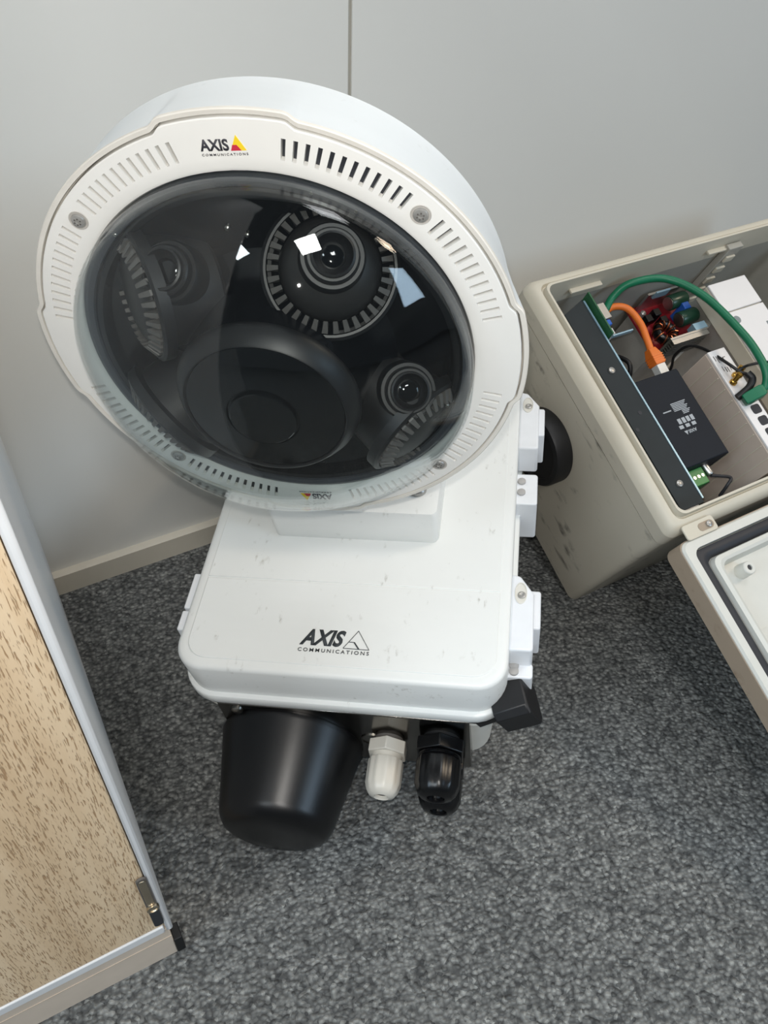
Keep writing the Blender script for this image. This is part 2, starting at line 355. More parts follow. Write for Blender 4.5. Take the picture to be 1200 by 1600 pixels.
# cable glands
def gland(name, mat, x, z, r, L, y0=-0.004, big=False):
    f_ = axis_frame((x, y0, z), (0, -1, 0), (0, 0, 1))
    def hexl(rr, zz): return [tuple(f_ @ Vector((rr * math.cos(PI / 3 * i + 0.5), rr * math.sin(PI / 3 * i + 0.5), zz))) for i in range(6)]
    g = MB().loops([hexl(r * 1.22, 0.006), hexl(r * 1.22, 0.006 + L * 0.24)]).build(name, mat, bx, KB, bevel=0.0012)
    MB().lathe([(r * 0.86, -0.001), (r * 0.86, 0.006)], 24, f_).build('washer', 'gap' if mat != 'black' else 'rubber', g, KB)
    pr = [(r * 0.9, 0.006 + L * 0.24)]
    if big:
        for i in range(4): pr += [(r * 1.0, 0.006 + L * (0.26 + i * 0.05)), (r * 0.92, 0.006 + L * (0.28 + i * 0.05))]
    pr += [(r * 0.9, 0.006 + L * 0.36)]
    MB().lathe(pr, 32, f_).build('thread', mat, g, KB)
    # ribbed dome nut
    n = 48; loops_ = []
    for rr, zz, rib in ((0.98, 0.34, 1), (1.0, 0.36, 1), (0.98, 0.78, 1), (0.88, 0.90, 0.3), (0.72, 0.97, 0), (0.45, 1.0, 0), (0.40, 0.985, 0), (0.38, 0.9, 0)):
        loops_.append([tuple(f_ @ Vector((r * (rr + (0.05 * rib if (j // 2) % 2 else 0)) * math.cos(2 * PI * j / n), r * (rr + (0.05 * rib if (j // 2) % 2 else 0)) * math.sin(2 * PI * j / n), 0.006 + L * zz))) for j in range(n)])
    MB().loops(loops_).build('dome_nut', mat, g, KB)
    MB().lathe([(r * 0.36, 0.006 + L * 0.7), (r * 0.36, 0.006 + L * 0.93)], 20, f_).build('seal', 'rubber' if mat != 'black' else 'blackgloss', g, KB)
    return g
gland('cable_gland', 'glandgrey', 0.2475, -0.146, 0.0212, 0.068)
gland('cable_gland', 'black', 0.314, -0.130, 0.0262, 0.070, big=True)
gland('cable_gland', 'black', 0.314, -0.184, 0.0255, 0.066, big=True)
# black plug at the lower right
pf = axis_frame((0.355, 0.010, -0.090), (0.93, 0.24, 0.42), (0, 0, 1))
def sq(h, w2, z, c=0.3): return [tuple(pf @ Vector((a * w2, b * h, z))) for a, b in ((1, -1 + c), (1, 1 - c), (1 - c, 1), (-1 + c, 1), (-1, 1 - c), (-1, -1 + c), (-1 + c, -1), (1 - c, -1))]
pg_ = MB().loops([sq(0.012, 0.012, 0), sq(0.012, 0.012, 0.026), sq(0.024, 0.025, 0.030), sq(0.026, 0.028, 0.070), sq(0.024, 0.026, 0.073)]).build('drain_plug', 'blackmatt', bx, KB, bevel=0.001)
# hinges on the right side
def hinge(y0, y1, s0, ty0, ty1, ly0, ly1):
    prof = [(LW - 0.001, y0), (LW + 0.0255, y0), (LW + 0.0265, y0 + 0.004), (LW + 0.0265, y1 - 0.028), (LW + 0.010, y1 - 0.003), (LW - 0.001, y1)]
    h = MB().prism(prof, -0.05, -0.001).build('hinge', 'hinge_white', bx, KB, bevel=0.003, seg=3)
    h['label'] = 'white plastic hinge on the right side of the lid'
    MB().prism(rrect(LW + 0.018, ty0, LW + 0.0345, ty1, 0.003, 3), -0.07, -0.012).build('tab', 'hinge_white', h, KB, bevel=0.002)
    MB().prism(rrect(LW - 0.008, ly0, LW + 0.0275, ly1, 0.004, 3), -0.11, -0.036).build('knuckle', 'hinge_white', h, KB, bevel=0.002)
    for q in (0.72, 0.36):
        MB().lathe([(0.0055, 0), (0.0055, 0.003), (0.003, 0.0045)], 16, Matrix.Translation((LW + 0.006, ly0 + (ly1 - ly0) * q, -0.036))).build('pin', 'pin', h, KB)
    f_ = Matrix.Translation((LW + 0.0105, s0, -0.0012)) @ Matrix.Rotation(0.0, 4, 'Z') @ Matrix.Diagonal((0.75, 1.55, 1, 1))
    MB().lathe([(0.0098, 0.0), (0.0098, 0.0012), (0.0088, 0.0014), (0.0086, 0.0004)], 28, f_).build('recess', 'base_grey', h, KB)
    MB().lathe([(0.0048, 0), (0.0048, 0.0016), (0.003, 0.0022), (0.0016, 0.0014)], 18, Matrix.Translation((LW + 0.0115, s0 - 0.003, -0.0010))).build('screw', 'screwsteel', h, KB)
hinge(0.052, 0.157, 0.129, 0.088, 0.141, 0.036, 0.056)
hinge(0.366, 0.478, 0.450, 0.402, 0.455, 0.296, 0.350)
for y0, y1 in ((0.052, 0.0795), (0.083, 0.135), (0.37, 0.40), (0.405, 0.46)):
    MB().prism(rrect(-0.0085, y0, 0.004, y1, 0.002, 3), -0.05, -0.006).build('latch', 'hinge_white', bx, KB, bevel=0.0015)
# rear mounting legs that carry the far end
for x0 in (0.03, 0.30):
    MB().loops([[(x0 + dx, y, z) for y, z in ((0.40, -0.212), (0.485, -0.212), (0.485, -(0.2556 + 0.1238 * (x0 + dx) + 0.1117 * 0.485) / 0.986 * 1.0), (0.40, -(0.2556 + 0.1238 * (x0 + dx) + 0.1117 * 0.40) / 0.986))] for dx in (0, 0.05)]).build('mounting_foot', 'steel', bx, KB)
# lid logo
text_part('logo_text', 'AXIS', 'ink', lid, 0.1496, 0.2028, 0.0388, 0.0606, 0.0012, KB, shear=0.30, bold=0.035)
text_part('logo_text', 'COMMUNICATIONS', 'ink', lid, 0.1492, 0.2333, 0.0304, 0.0350, 0.0012, KB, bold=0.004, spacing=1.45)
def bar(p, q, wd, z0, z1):
    d = (Vector(q) - Vector(p)); n = Vector((-d.y, d.x)).normalized() * wd / 2; p = Vector(p); q = Vector(q)
    return [(p - n), (q - n), (q + n), (p + n)], z0, z1
def bars(name, mat, parent, segs, wd, z0, z1, scale):
    mb = MB()
    for s_ in segs:
        o_, a_, b_ = bar(s_[0], s_[1], s_[2] if len(s_) > 2 else wd, z0, z1); mb.prism([(v.x, v.y) for v in o_], a_, b_)
    return mb.build(name, mat, parent, scale)
tL, tR, tT = (0.2021, 0.0377), (0.2328, 0.0374), (0.2170, 0.0618)
bars('logo_triangle', 'ink', lid, [(tL, tR), (tR, tT), (tT, tL), ((0.2074, 0.0463), (0.2140, 0.0463)), ((0.2140, 0.0463), (0.2205, 0.0377), 0.0016)], 0.0006, 0.0012, 0.0018, KB)

# ------------------------------------------------------------------ multi-lens dome camera
DC = CAM + (OB / K * K - CAM) if False else None
dome_o = BOX @ (Vector((0.196, 0.0847, 0.3982)) * KB)
DOME = frame(W_, N_, -A_, dome_o)
dm = empty('dome_camera', DOME, 'large white round security camera with clear dome held above the equipment box', 'camera')
def Re(t):
    d = abs((math.degrees(t) + 45) % 90 - 45)
    return 1.057 if d < 12.6 else (1.035 if d > 14.6 else 1.057 - 0.022 * (d - 12.6) / 2.0)
slots = []
for qd in range(4):
    for sg in (-1, 1):
        for i in range(12): slots.append((qd * 90 + sg * (12.4 + i * 2.55)) % 360)
HW = 0.48
edges = sorted(set([round(a, 4) for s_ in slots for a in ((s_ - HW) % 360, (s_ + HW) % 360)] + [round(qd * 90 + sg * a, 4) % 360 for qd in range(4) for sg in (-1, 1) for a in (0, 4, 8, 10.9, 42.4, 45)]))
sl = [(s_ - HW, s_ + HW) for s_ in slots]
nE = len(edges); rad = [0.850, 0.862, 0.875, 0.917, 0.998]
ring = MB(); fl_d = MB(); vs = []; fs = []
zr = [-0.03, -0.006, 0.0, 0.0, 0.0]
for a in edges:
    t = math.radians(a); rr = rad + [Re(t) - 0.004, Re(t), Re(t)]; zz = zr + [0.0, -0.004, -0.05]
    for r_, z_ in zip(rr, zz): vs.append((r_ * math.cos(t), r_ * math.sin(t), z_))
nr = 8
for i in range(nE):
    j = (i + 1) % nE; mid = (edges[i] + (edges[j] - edges[i]) % 360 / 2) % 360
    hole = any(abs((mid - s_ + 180) % 360 - 180) < HW for s_ in slots)
    for k in range(nr - 1):
        if hole and k == 3: continue
        fs.append((i * nr + k, j * nr + k, j * nr + k + 1, i * nr + k + 1))
    if hole:
        o_ = len(vs); P4 = [vs[i * nr + 3], vs[j * nr + 3], vs[j * nr + 4], vs[i * nr + 4]]
        vs += [(p[0], p[1], -0.03) for p in P4]
        for a_, b_, c_, d_ in ((i * nr + 3, j * nr + 3, o_ + 1, o_), (j * nr + 3, j * nr + 4, o_ + 2, o_ + 1), (j * nr + 4, i * nr + 4, o_ + 3, o_ + 2), (i * nr + 4, i * nr + 3, o_, o_ + 3)): fs.append((a_, b_, c_, d_))
ring.add(vs, fs)
cover = ring.build('cover_ring', 'ring_white', dm, SD, angle=30)
seg_ = [math.radians(a) for a in range(0, 360, 3)]
MB().loops([[(r_ * math.cos(t), r_ * math.sin(t), z_) for t in seg_] for r_, z_ in ((0.90, -0.0295), (0.955, -0.0295), (1.02, -0.0295), (1.02, -0.034), (0.90, -0.034), (0.90, -0.0295))], cap0=False, cap1=False).build('vent_mesh', 'slotdark', dm, SD)
# weather shield
et = [math.radians(a * 1.0) for a in range(0, 360)]
def sh(off, z, blend=0.0, rc=1.016, cx=-0.02, cyy=0.02): return [((Re(t) + off) * math.cos(t) * (1 - blend) + (rc * math.cos(t) + cx) * blend, (Re(t) + off) * math.sin(t) * (1 - blend) + (rc * math.sin(t) + cyy) * blend, z) for t in et]
MB().loops([sh(0.001, -0.052), sh(0.008, -0.045), sh(0.008, -0.012), sh(0.010, -0.006), sh(0.026, -0.004), sh(0.030, -0.008), sh(0.0305, -0.02)], cap0=False, cap1=False).build('shield_rim', 'rim', dm, SD)
MB().loops([sh(0.0303, -0.018), sh(0.028, -0.03), sh(0.027, -0.06, 0.1), sh(0.02, -0.2, 0.55), sh(0.01, -0.335, 1.0), sh(0, -0.36, 1.0), sh(0, -0.372, 1.0, 1.005), sh(0, -0.375, 1.0, 0.95), sh(0, -0.375, 1.0, 0.3)], cap0=False).build('weather_shield', 'cam_white', dm, SD, angle=40)
MB().loops([[(r_ * math.cos(t), r_ * math.sin(t), z_) for t in seg_] for r_, z_ in ((0.86, -0.06), (1.03, -0.06), (1.03, -0.055), (0.86, -0.055))], cap0=False, cap1=False).build('inner_body', 'gap', dm, SD)
# screws
for a in (45, 135, 225, 315):
    t = math.radians(a); f_ = Matrix.Translation((0.955 * math.cos(t), 0.955 * math.sin(t), 0.0))
    s_ = MB().lathe([(0.040, 0.0005), (0.038, 0.003), (0.034, 0.0015), (0.033, 0.0008)], 32, f_).build('screw', 'slotlight', dm, SD)
    MB().lathe([(0.030, 0.0), (0.030, 0.004), (0.026, 0.010), (0.018, 0.013), (0.008, 0.013), (0.006, 0.009)], 28, f_).build('screw_head', 'screwsteel', s_, SD)
    for i in range(6):
        q = math.radians(60 * i + 15); MB().lathe([(0.0035, 0.012), (0.0035, 0.0142), (0.002, 0.0145)], 8, f_ @ Matrix.Translation((0.013 * math.cos(q), 0.013 * math.sin(q), 0))).build('screw_lobe', 'gap', s_, SD)
# cover logos, top and (turned) bottom
for s_, nm in ((1, 'top'), (-1, 'bottom')):
    fp = s_ < 0
    def fx(x0, x1, y0, y1): return (x0, x1, y0, y1) if not fp else (-x1, -x0, -y1, -y0)
    text_part('logo_text', 'AXIS', 'ink2', cover, *fx(-0.0955, 0.0115, 0.9385, 0.982), 0.0, SD, bold=0.03, thick=0.0015, flip=fp)
    text_part('logo_text', 'COMMUNICATIONS', 'ink2', cover, *fx(-0.0955, 0.0765, 0.9205, 0.9295), 0.0, SD, bold=0.004, thick=0.0015, spacing=1.45, flip=fp)
    T3 = [(0.0165, 0.9385), (0.0735, 0.9385), (0.0445, 0.995)]; R4 = [(0.0165, 0.9385), (0.0555, 0.9385), (0.0415, 0.9595), (0.0255, 0.9595)]
    g_ = (lambda L: L) if not fp else (lambda L: [(-x, -y) for x, y in L])
    MB().prism(g_(T3), 0.0, 0.0014).build('logo_triangle', 'yellow', cover, SD)
    MB().prism(g_(R4), 0.0, 0.0019).build('logo_step', 'red', cover, SD)
# glass dome
prof = [(0.857, -0.02), (0.863, 0.06), (0.862, 0.12)]
zc, rs = -0.48, 1.06
for i in range(25):
    a = math.asin(0.845 / rs) * (1 - i / 24); prof.append((rs * math.sin(a), zc + rs * math.cos(a)))
gd = MB().lathe(prof, 128, cap0=False, cap1=True).build('dome_glass', 'glass', dm, SD, angle=80)
so = gd.modifiers.new('thickness', 'SOLIDIFY'); so.thickness = 0.012 * SD; so.offset = -1
# flange and tray
MB().lathe([(0.852, -0.03), (0.852, 0.012), (0.835, 0.020), (0.812, 0.014), (0.806, -0.004)], 96, cap0=False, cap1=False).build('inner_flange', 'flange', dm, SD)
MB().lathe([(0.808, 0.004), (0.795, 0.016), (0.775, 0.012), (0.755, -0.05), (0.70, -0.07), (0.3, -0.07), (0, -0.07)], 96, cap0=False).build('inner_tray', 'tray', dm, SD)
for a, r_ in ((58, 0.83), (70, 0.83), (100, 0.6), (93, 0.56), (165, 0.3), (170, 0.34), (12, 0.3), (8, 0.36), (-20, 0.78), (-22, 0.73), (197, 0.62), (128, 0.78), (131, 0.82)):
    t = math.radians(a); MB().lathe([(0.011, -0.072), (0.011, -0.062 if r_ < 0.74 else 0.014), (0.006, -0.058 if r_ < 0.74 else 0.02)], 12, Matrix.Translation((r_ * math.cos(t), r_ * math.sin(t), 0))).build('rivet', 'steel', dm, SD)
# pedestal
PX = Matrix.Translation((0.018, 0.0, 0.0))
pb = MB().lathe([(0.50, -0.069), (0.44, -0.03), (0.40, 0.05), (0.385, 0.20), (0.383, 0.275)], 96, PX, cap0=False, cap1=False).build('pedestal_base', 'tray', dm, SD)  # wall blacker than the collar above: its shade is put into the colour
ped = MB().lathe([(0.384, 0.255), (0.392, 0.258), (0.394, 0.272), (0.388, 0.292), (0.374, 0.316), (0.350, 0.350), (0.344, 0.354), (0.338, 0.350), (0.336, 0.338)], 96, PX, cap0=False, cap1=False).build('pedestal', 'modblack', dm, SD)
pd = MB().lathe([(0.337, 0.335), (0.334, 0.345), (0.155, 0.388), (0.150, 0.380), (0.142, 0.380)], 96, PX, cap0=False, cap1=False).build('pedestal_cover', 'blackgloss', ped, SD, angle=20)
MB().lathe([(0.144, 0.375), (0.141, 0.398), (0.136, 0.402), (0, 0.404)], 64, PX, cap0=False).build('pedestal_disc', 'blackgloss', ped, SD, angle=20)
# low swept floor between the sensors
def sensor(T, Nn, Ld, lim, lens_off, back):
    f_ = axis_frame(T, Nn, (0.2, -1, 0.1))
    body = MB().lathe([(0.20, -back), (0.225, -back + 0.02), (0.235, -0.06), (0.275, -0.05), (0.275, -0.004), (0.262, 0.006), (0.252, 0.006), (0.247, -0.012)], 64, f_, cap1=False).build('sensor_module', 'modblack', dm, SD)
    MB().lathe([(0.200 * math.cos(i * PI / 2 / 10), (0.145 if lim < 1 else 0.055) * math.sin(i * PI / 2 / 10)) for i in range(11)], 48, f_, cap0=False).build('housing', 'modhouse', body, SD, angle=80)
    te = MB(); n = 34
    for i in range(n):
        a = 2 * PI * i / n; d = f_.to_3x3() @ Vector((math.cos(a), math.sin(a), 0))
        if d.dot(Vector(Ld).normalized()) > lim: continue
        p = [Vector((0.204, -0.013, -0.01)), Vector((0.204, 0.013, -0.01)), Vector((0.248, 0.008, -0.01)), Vector((0.248, -0.008, -0.01)), Vector((0.200, -0.008, 0.05)), Vector((0.200, 0.008, 0.05)), Vector((0.247, 0.012, 0.014)), Vector((0.247, -0.012, 0.014))]
        rz = Matrix.Rotation(a, 4, 'Z')
        te.add([tuple(f_ @ (rz @ q)) for q in p], [(0, 3, 2, 1), (4, 5, 6, 7), (0, 1, 5, 4), (1, 2, 6, 5), (2, 3, 7, 6), (3, 0, 4, 7)])
    te.build('gear_teeth', 'gear', body, SD)
    lf = axis_frame(Vector(lens_off), Ld)
    MB().lathe([(0.130, -0.12), (0.125, 0.02), (0.118, 0.030), (0.104, 0.030), (0.100, 0.060), (0.094, 0.066), (0.084, 0.066), (0.082, 0.086), (0.074, 0.090), (0.066, 0.070), (0.058, 0.058), (0.050, 0.050)], 48, lf, cap1=False).build('lens_barrel', 'modblack', body, SD)
    MB().lathe([(0.051, 0.049), (0.04, 0.055), (0.02, 0.0585), (0, 0.059)], 32, lf, cap0=False).build('lens', 'blackgloss', body, SD, angle=80)
sensor((0.31, 0.465, 0.03), (0.22, 0.62, 0.75), (0.27, 0.66, 0.70), 0.45, (0.352, 0.585, 0.13), 0.12)
sensor((-0.50, 0.36, 0.06), (-0.75, 0.15, 0.58), (-0.05, 0.72, 0.69), 2, (-0.315, 0.50, 0.10), 0.30)
sensor((0.60, -0.36, 0.06), (0.72, -0.38, 0.55), (0.30, 0.62, 0.72), 2, (0.575, -0.10, 0.10), 0.30)
sensor((-0.60, -0.34, 0.04), (-0.72, -0.42, 0.52), (-0.2, 0.5, 0.84), 2, (-0.45, -0.20, 0.06), 0.28)
# mounting arm of the camera
mb_ = empty('mounting_block', BOX, 'white cast mounting block screwed to the lid below the dome camera', 'bracket')
def blk(i, z, f0=0.0): return [(x, y, z) for x, y in rrect(0.088 + i, 0.196 + i + f0, 0.2975 - i, 0.455, 0.008, 4)]
MB().loops([blk(0, 0.0013), blk(-0.001, 0.004), blk(-0.003, 0.054), blk(-0.001, 0.059), blk(0.004, 0.0605)]).build('block_body', 'box_white', mb_, KB)
for x_ in (0.118, 0.272):
    MB().lathe([(0.0115, 0.060), (0.0115, 0.066), (0.009, 0.0695), (0.004, 0.0695), (0.003, 0.066)], 20, Matrix.Translation((x_, 0.232, 0))).build('screw', 'screwsteel', mb_, KB)
def arm(z, y0, y1, i): return [(x, y, z) for x, y in rrect(0.125 + i, y0, 0.265 - i, y1, 0.02, 4)]
MB().loops([arm(0.059, 0.26, 0.44, 0), arm(0.2, 0.25, 0.40, 0.01), arm(0.33, 0.20, 0.36, 0.015), arm(0.42, 0.158, 0.34, 0.015), arm(0.46, 0.158, 0.30, 0.015), arm(0.47, 0.158, 0.27, 0.02)]).build('arm', 'box_white', mb_, KB, angle=60)

# ------------------------------------------------------------------ grey enclosure leaning on the wall
GW, GA, GN = Vector((0.99998255, 0.00590799, 0.0)), Vector((-0.00538994, 0.91229723, 0.40949323)), Vector((0.00241928, -0.40948608, 0.91231316))
GO = Vector((0.6672, -0.3764, 0.0)) * K
GREY = frame(GW, GA, GN, GO)
gx = empty('grey_enclosure', GREY, 'scuffed grey electrical enclosure tilted back against the wall with its door open', 'enclosure')
EW, EL, ED = 0.56, 0.393, 0.2968
def ER(i, z, r=0.012, e=0.0): return [(x, y, z) for x, y in rrect(i - e, i - e, EW - i + e, EL - i + e, r, 5)]
MB().loops([ER(0.006, 0.0), ER(0.003, 0.003), ER(0.001, 0.2555), ER(0.004, 0.2555), ER(0.004, 0.2575), ER(0.022, 0.2575), ER(0.022, 0.016), ER(0.03, 0.016)]).build('body', 'grey_body', gx, KG)
rim = MB().loops([ER(0.004, 0.2575), ER(0.000, 0.2578), ER(0.000, ED - 0.018, 0.014)], cap0=False, cap1=False).build('collar', 'grey_body', gx, KG)
MB().loops([ER(0.000, ED - 0.0182, 0.014), ER(0.0012, ED - 0.010, 0.014), ER(0.005, ED - 0.003, 0.014), ER(0.010, ED, 0.014), ER(0.0145, ED), ER(0.0165, ED - 0.004), ER(0.0175, ED - 0.004), ER(0.0185, ED + 0.006), ER(0.0215, ED + 0.006), ER(0.0225, ED - 0.01), ER(0.0235, 0.2576)], cap0=False, cap1=False).build('rim', 'grey_rim', gx, KG)  # bevel coloured lighter than the body, so its lit edge is painted in
MB().loops([ER(0.0225, 0.016), ER(0.0225, 0.257), ER(0.0235, 0.257), ER(0.0235, 0.0165)], cap0=False, cap1=False).build('inner_wall', 'grey_in', gx, KG)
MB().box((0.024, 0.024, 0.0165), (EW - 0.024, EL - 0.024, 0.0185)).build('back_wall', 'grey_in', gx, KG)
MB().box((0.05, 0.045, 0.045), (EW - 0.05, EL - 0.045, 0.049)).build('mounting_plate', 'galv', gx, KG, bevel=0.001)
for x_ in (0.06, EW - 0.06):
    for y_ in (0.06, EL - 0.06): MB().lathe([(0.006, 0.018), (0.006, 0.055), (0.003, 0.056)], 14, Matrix.Translation((x_, y_, 0))).build('stud', 'steel', gx, KG)
for x_ in (0.071, 0.330):
    MB().box((x_, EL - 0.030, ED - 0.020), (x_ + 0.055, EL - 0.0225, ED - 0.016)).build('clip', 'grey_rim', gx, KG, bevel=0.0008)
rl = MB().box((0.366, EL - 0.034, 0.05), (0.395, EL - 0.024, 0.285)).build('side_rail', 'grey_in', gx, KG, bevel=0.001)
for i in range(7): MB().box((0.371, EL - 0.0375, 0.10 + i * 0.026), (0.389, EL - 0.0338, 0.112 + i * 0.026)).build('rail_tooth', 'grey_rim', rl, KG, bevel=0.0008)
# round black cap on its left side
cf = axis_frame((0.0, 0.207, 0.155), (-1, 0, 0))
MB().lathe([(0.056, -0.001), (0.056, 0.020), (0.054, 0.024), (0.046, 0.0245), (0.044, 0.020), (0, 0.020)], 56, cf).build('round_cap', 'blackmatt', gx, KG)
# door
def DR(i, z, r=0.012): return [(x, y, z) for x, y in rrect(i, -0.405 + i, EW - i, -0.012 - i, r, 5)]
dr = MB().loops([DR(0.004, ED - 0.036), DR(0.0, ED - 0.032), DR(0.0, ED - 0.003), DR(0.002, ED), DR(0.0125, ED), DR(0.0135, ED - 0.012), DR(0.030, ED - 0.012), DR(0.031, ED - 0.001), DR(0.036, ED + 0.001), DR(0.040, ED - 0.001), DR(0.0445, ED - 0.018), DR(0.06, ED - 0.018, 0.004)]).build('door', 'door_in', gx, KG, angle=30)
dr['label'] = 'open enclosure door showing its pale inner face and black gasket'
MB().loops([DR(0.0003 - 0.0012, ED - 0.034), DR(-0.0012, ED - 0.0045), DR(0.0005, ED - 0.0045), DR(0.0005, ED - 0.034)], cap0=False, cap1=False).build('door_edge', 'door_side', dr, KG)
MB().loops([DR(0.0140, ED - 0.0118), DR(0.0145, ED - 0.006), DR(0.020, ED - 0.0035), DR(0.027, ED - 0.006), DR(0.0298, ED - 0.0118)], cap0=False, cap1=False).build('gasket', 'gasket', dr, KG, angle=60)
for x_, y_ in ((0.073, -0.072), (EW - 0.073, -0.072), (0.073, -0.345), (EW - 0.073, -0.345)):
    b_ = MB().lathe([(0.0095, -0.0185), (0.0085, 0.0), (0.0075, 0.0012), (0.0036, 0.0012), (0.0032, -0.006)], 24, Matrix.Translation((x_, y_, ED))).build('boss', 'door_in', dr, KG)
    MB().lathe([(0.0033, -0.01), (0.0033, -0.0005)], 12, Matrix.Translation((x_, y_, ED))).build('boss_hole', 'gasket', b_, KG)
for y_ in (-0.145, -0.225): MB().box((0.046, y_, ED - 0.0182), (EW - 0.046, y_ + 0.0012, ED - 0.0172)).build('moulding_line', 'door_in', dr, KG)
for x_ in (0.012, EW - 0.062):
    h_ = MB().prism(rrect(x_, -0.0135, x_ + 0.05, 0.0065, 0.004, 4), ED + 0.0005, ED + 0.0035).build('door_hinge', 'grey_rim', gx, KG, bevel=0.0008)
    MB().prism(rrect(x_ + 0.022, -0.009, x_ + 0.046, 0.0015, 0.005, 4), ED + 0.003, ED + 0.0042).build('hinge_slot', 'door_side', h_, KG)
    MB().lathe([(0.004, 0), (0.004, 0.003), (0.002, 0.004)], 14, Matrix.Translation((x_ + 0.038, -0.0036, ED + 0.0038))).build('screw', 'screwsteel', h_, KG)

# ------------------------------------------------------------------ things inside the enclosure
def inside(name, label, cat, p, d=(0, 0, 0)): return empty(name, GREY @ Matrix.Translation((Vector(p) + Vector(d)) * KG), label, cat)
def sub(mb, p): mb.v = [(x - p[0], y - p[1], z - p[2]) for x, y, z in mb.v]; return mb
# slate angle bracket
p = (0.048, 0.19, 0.049); t_ = inside('angle_bracket', 'dark slate metal angle bracket along the left wall inside the grey enclosure', 'bracket', p, (0.018, 0.006, 0))
sub(MB().prism([(0.029, 0.021), (0.067, 0.021), (0.067, 0.346), (0.028, 0.331)], 0.272, 0.275), p).build('flange', 'slate', t_, KG)
sub(MB().box((0.0655, 0.0262, 0.049), (0.068, 0.343, 0.2745)), p).build('web', 'slate', t_, KG)
sub(MB().box((0.0668, 0.0262, 0.2748), (0.0692, 0.343, 0.2762)), p).build('bare_edge', 'cut', t_, KG)
for x_, y_ in ((0.047, 0.232), (0.047, 0.055)): sub(MB().lathe([(0.0045, 0.275), (0.0045, 0.2775), (0.002, 0.2785)], 16, Matrix.Translation((x_, y_, 0))), p).build('screw', 'screwsteel', t_, KG)
for x_, y_ in ((0.052, 0.163), (0.034, 0.142)): sub(MB().lathe([(0.003, 0.2748), (0.003, 0.2754)], 12, Matrix.Translation((x_, y_, 0))), p).build('hole', 'slotdark', t_, KG)
# midspan
p = (0.11, 0.138, 0.049); t_ = inside('power_injector', 'black power injector with white printed label beside the slate bracket', 'power supply', p, (0.0195, 0.007, 0))
sub(MB().box((0.0715, 0.0695, 0.20), (0.1475, 0.206, 0.272)), p).build('case', 'midspan', t_, KG, bevel=0.0015)
sub(MB().box((0.1474, 0.0695, 0.204), (0.1530, 0.206, 0.2665)), p).build('side_rib', 'midspan', t_, KG, bevel=0.001)
sub(MB().box((0.08, 0.08, 0.049), (0.14, 0.195, 0.2005)), p).build('stand', 'slate', t_, KG)
pr = MB()
for i in range(9): pr.box((0.104 + (0.012 if i > 5 else 0), 0.1585 - i * 0.0022, 0.272), (0.130 - (i % 3) * 0.002, 0.1597 - i * 0.0022, 0.2723))
for i in range(4): pr.box((0.100 + i * 0.0075, 0.1285, 0.272), (0.1055 + i * 0.0075, 0.1365, 0.2723))
for i in range(3): pr.box((0.097 + i * 0.011, 0.1215, 0.272), (0.104 + i * 0.011, 0.1265, 0.2723))
pr.box((0.086, 0.150, 0.272), (0.1, 0.1517, 0.2723))
sub(pr, p).build('label_print', 'print', t_, KG)
o_ = text_part('label_logo', 'AXIS', 'print', t_, 0.107 - p[0], 0.1215 - p[0], 0.1125 - p[1], 0.1175 - p[1], 0.272 - p[2], KG, bold=0.03, flip=True)
sub(MB().prism([(0.1005, 0.1175), (0.1065, 0.1175), (0.1035, 0.1115)], 0.272, 0.2724), p).build('label_logo_mark', 'print', t_, KG)
sub(MB().box((0.075, 0.0455, 0.226), (0.114, 0.0692, 0.25)), p).build('terminal_block', 'termgreen', t_, KG, bevel=0.001)
for i in range(5): sub(MB().lathe([(0.0026, 0.25), (0.0026, 0.2506), (0.001, 0.2506)], 10, Matrix.Translation((0.080 + i * 0.0072, 0.0575, 0))), p).build('terminal_screw', 'alu', t_, KG)
sub(MB().lathe([(0.0052, 0.0), (0.0052, 0.014), (0.004, 0.016), (0.0018, 0.016)], 16, axis_frame((0.122, 0.0695, 0.247), (0, -1, 0.1))), p).build('power_jack', 'alu', t_, KG)
sub(MB().box((0.0715, 0.206, 0.222), (0.087, 0.226, 0.246)), p).build('socket', 'clear', t_, KG, bevel=0.001)
# wires below the terminal block
def cable(name, label, cat, path, r, mat, seg=10, n=8):
    P = spline(path, n); c0 = P[0]; t_ = inside(name, label, cat, c0)
    MB().tube([q - c0 for q in P], r, seg).build('cord', mat, t_, KG, angle=60); return t_, c0
t1, c1 = cable('jumper_wire', 'dark jumper wire curling below the silver power jack', 'wire', [(0.142, 0.060, 0.248), (0.155, 0.055, 0.247), (0.171, 0.047, 0.246), (0.162, 0.040, 0.243), (0.157, 0.033, 0.225)], 0.0022, 'gasket')
t1, c1 = cable('jumper_wire', 'thin black wire dropping from the green terminal block', 'wire', [(0.121, 0.055, 0.224), (0.123, 0.047, 0.219), (0.118, 0.036, 0.20), (0.117, 0.030, 0.16)], 0.0017, 'cblack')
p = (0.10, 0.038, 0.049); t_ = inside('small_relay', 'small white relay on a black socket in the front corner of the enclosure', 'relay', p, (0.022, 0.0, 0))
sub(MB().box((0.082, 0.026, 0.049), (0.118, 0.043, 0.17)), p).build('socket', 'black', t_, KG, bevel=0.001)
sub(MB().box((0.084, 0.028, 0.17), (0.114, 0.042, 0.205)), p).build('relay_body', 'white', t_, KG, bevel=0.001)
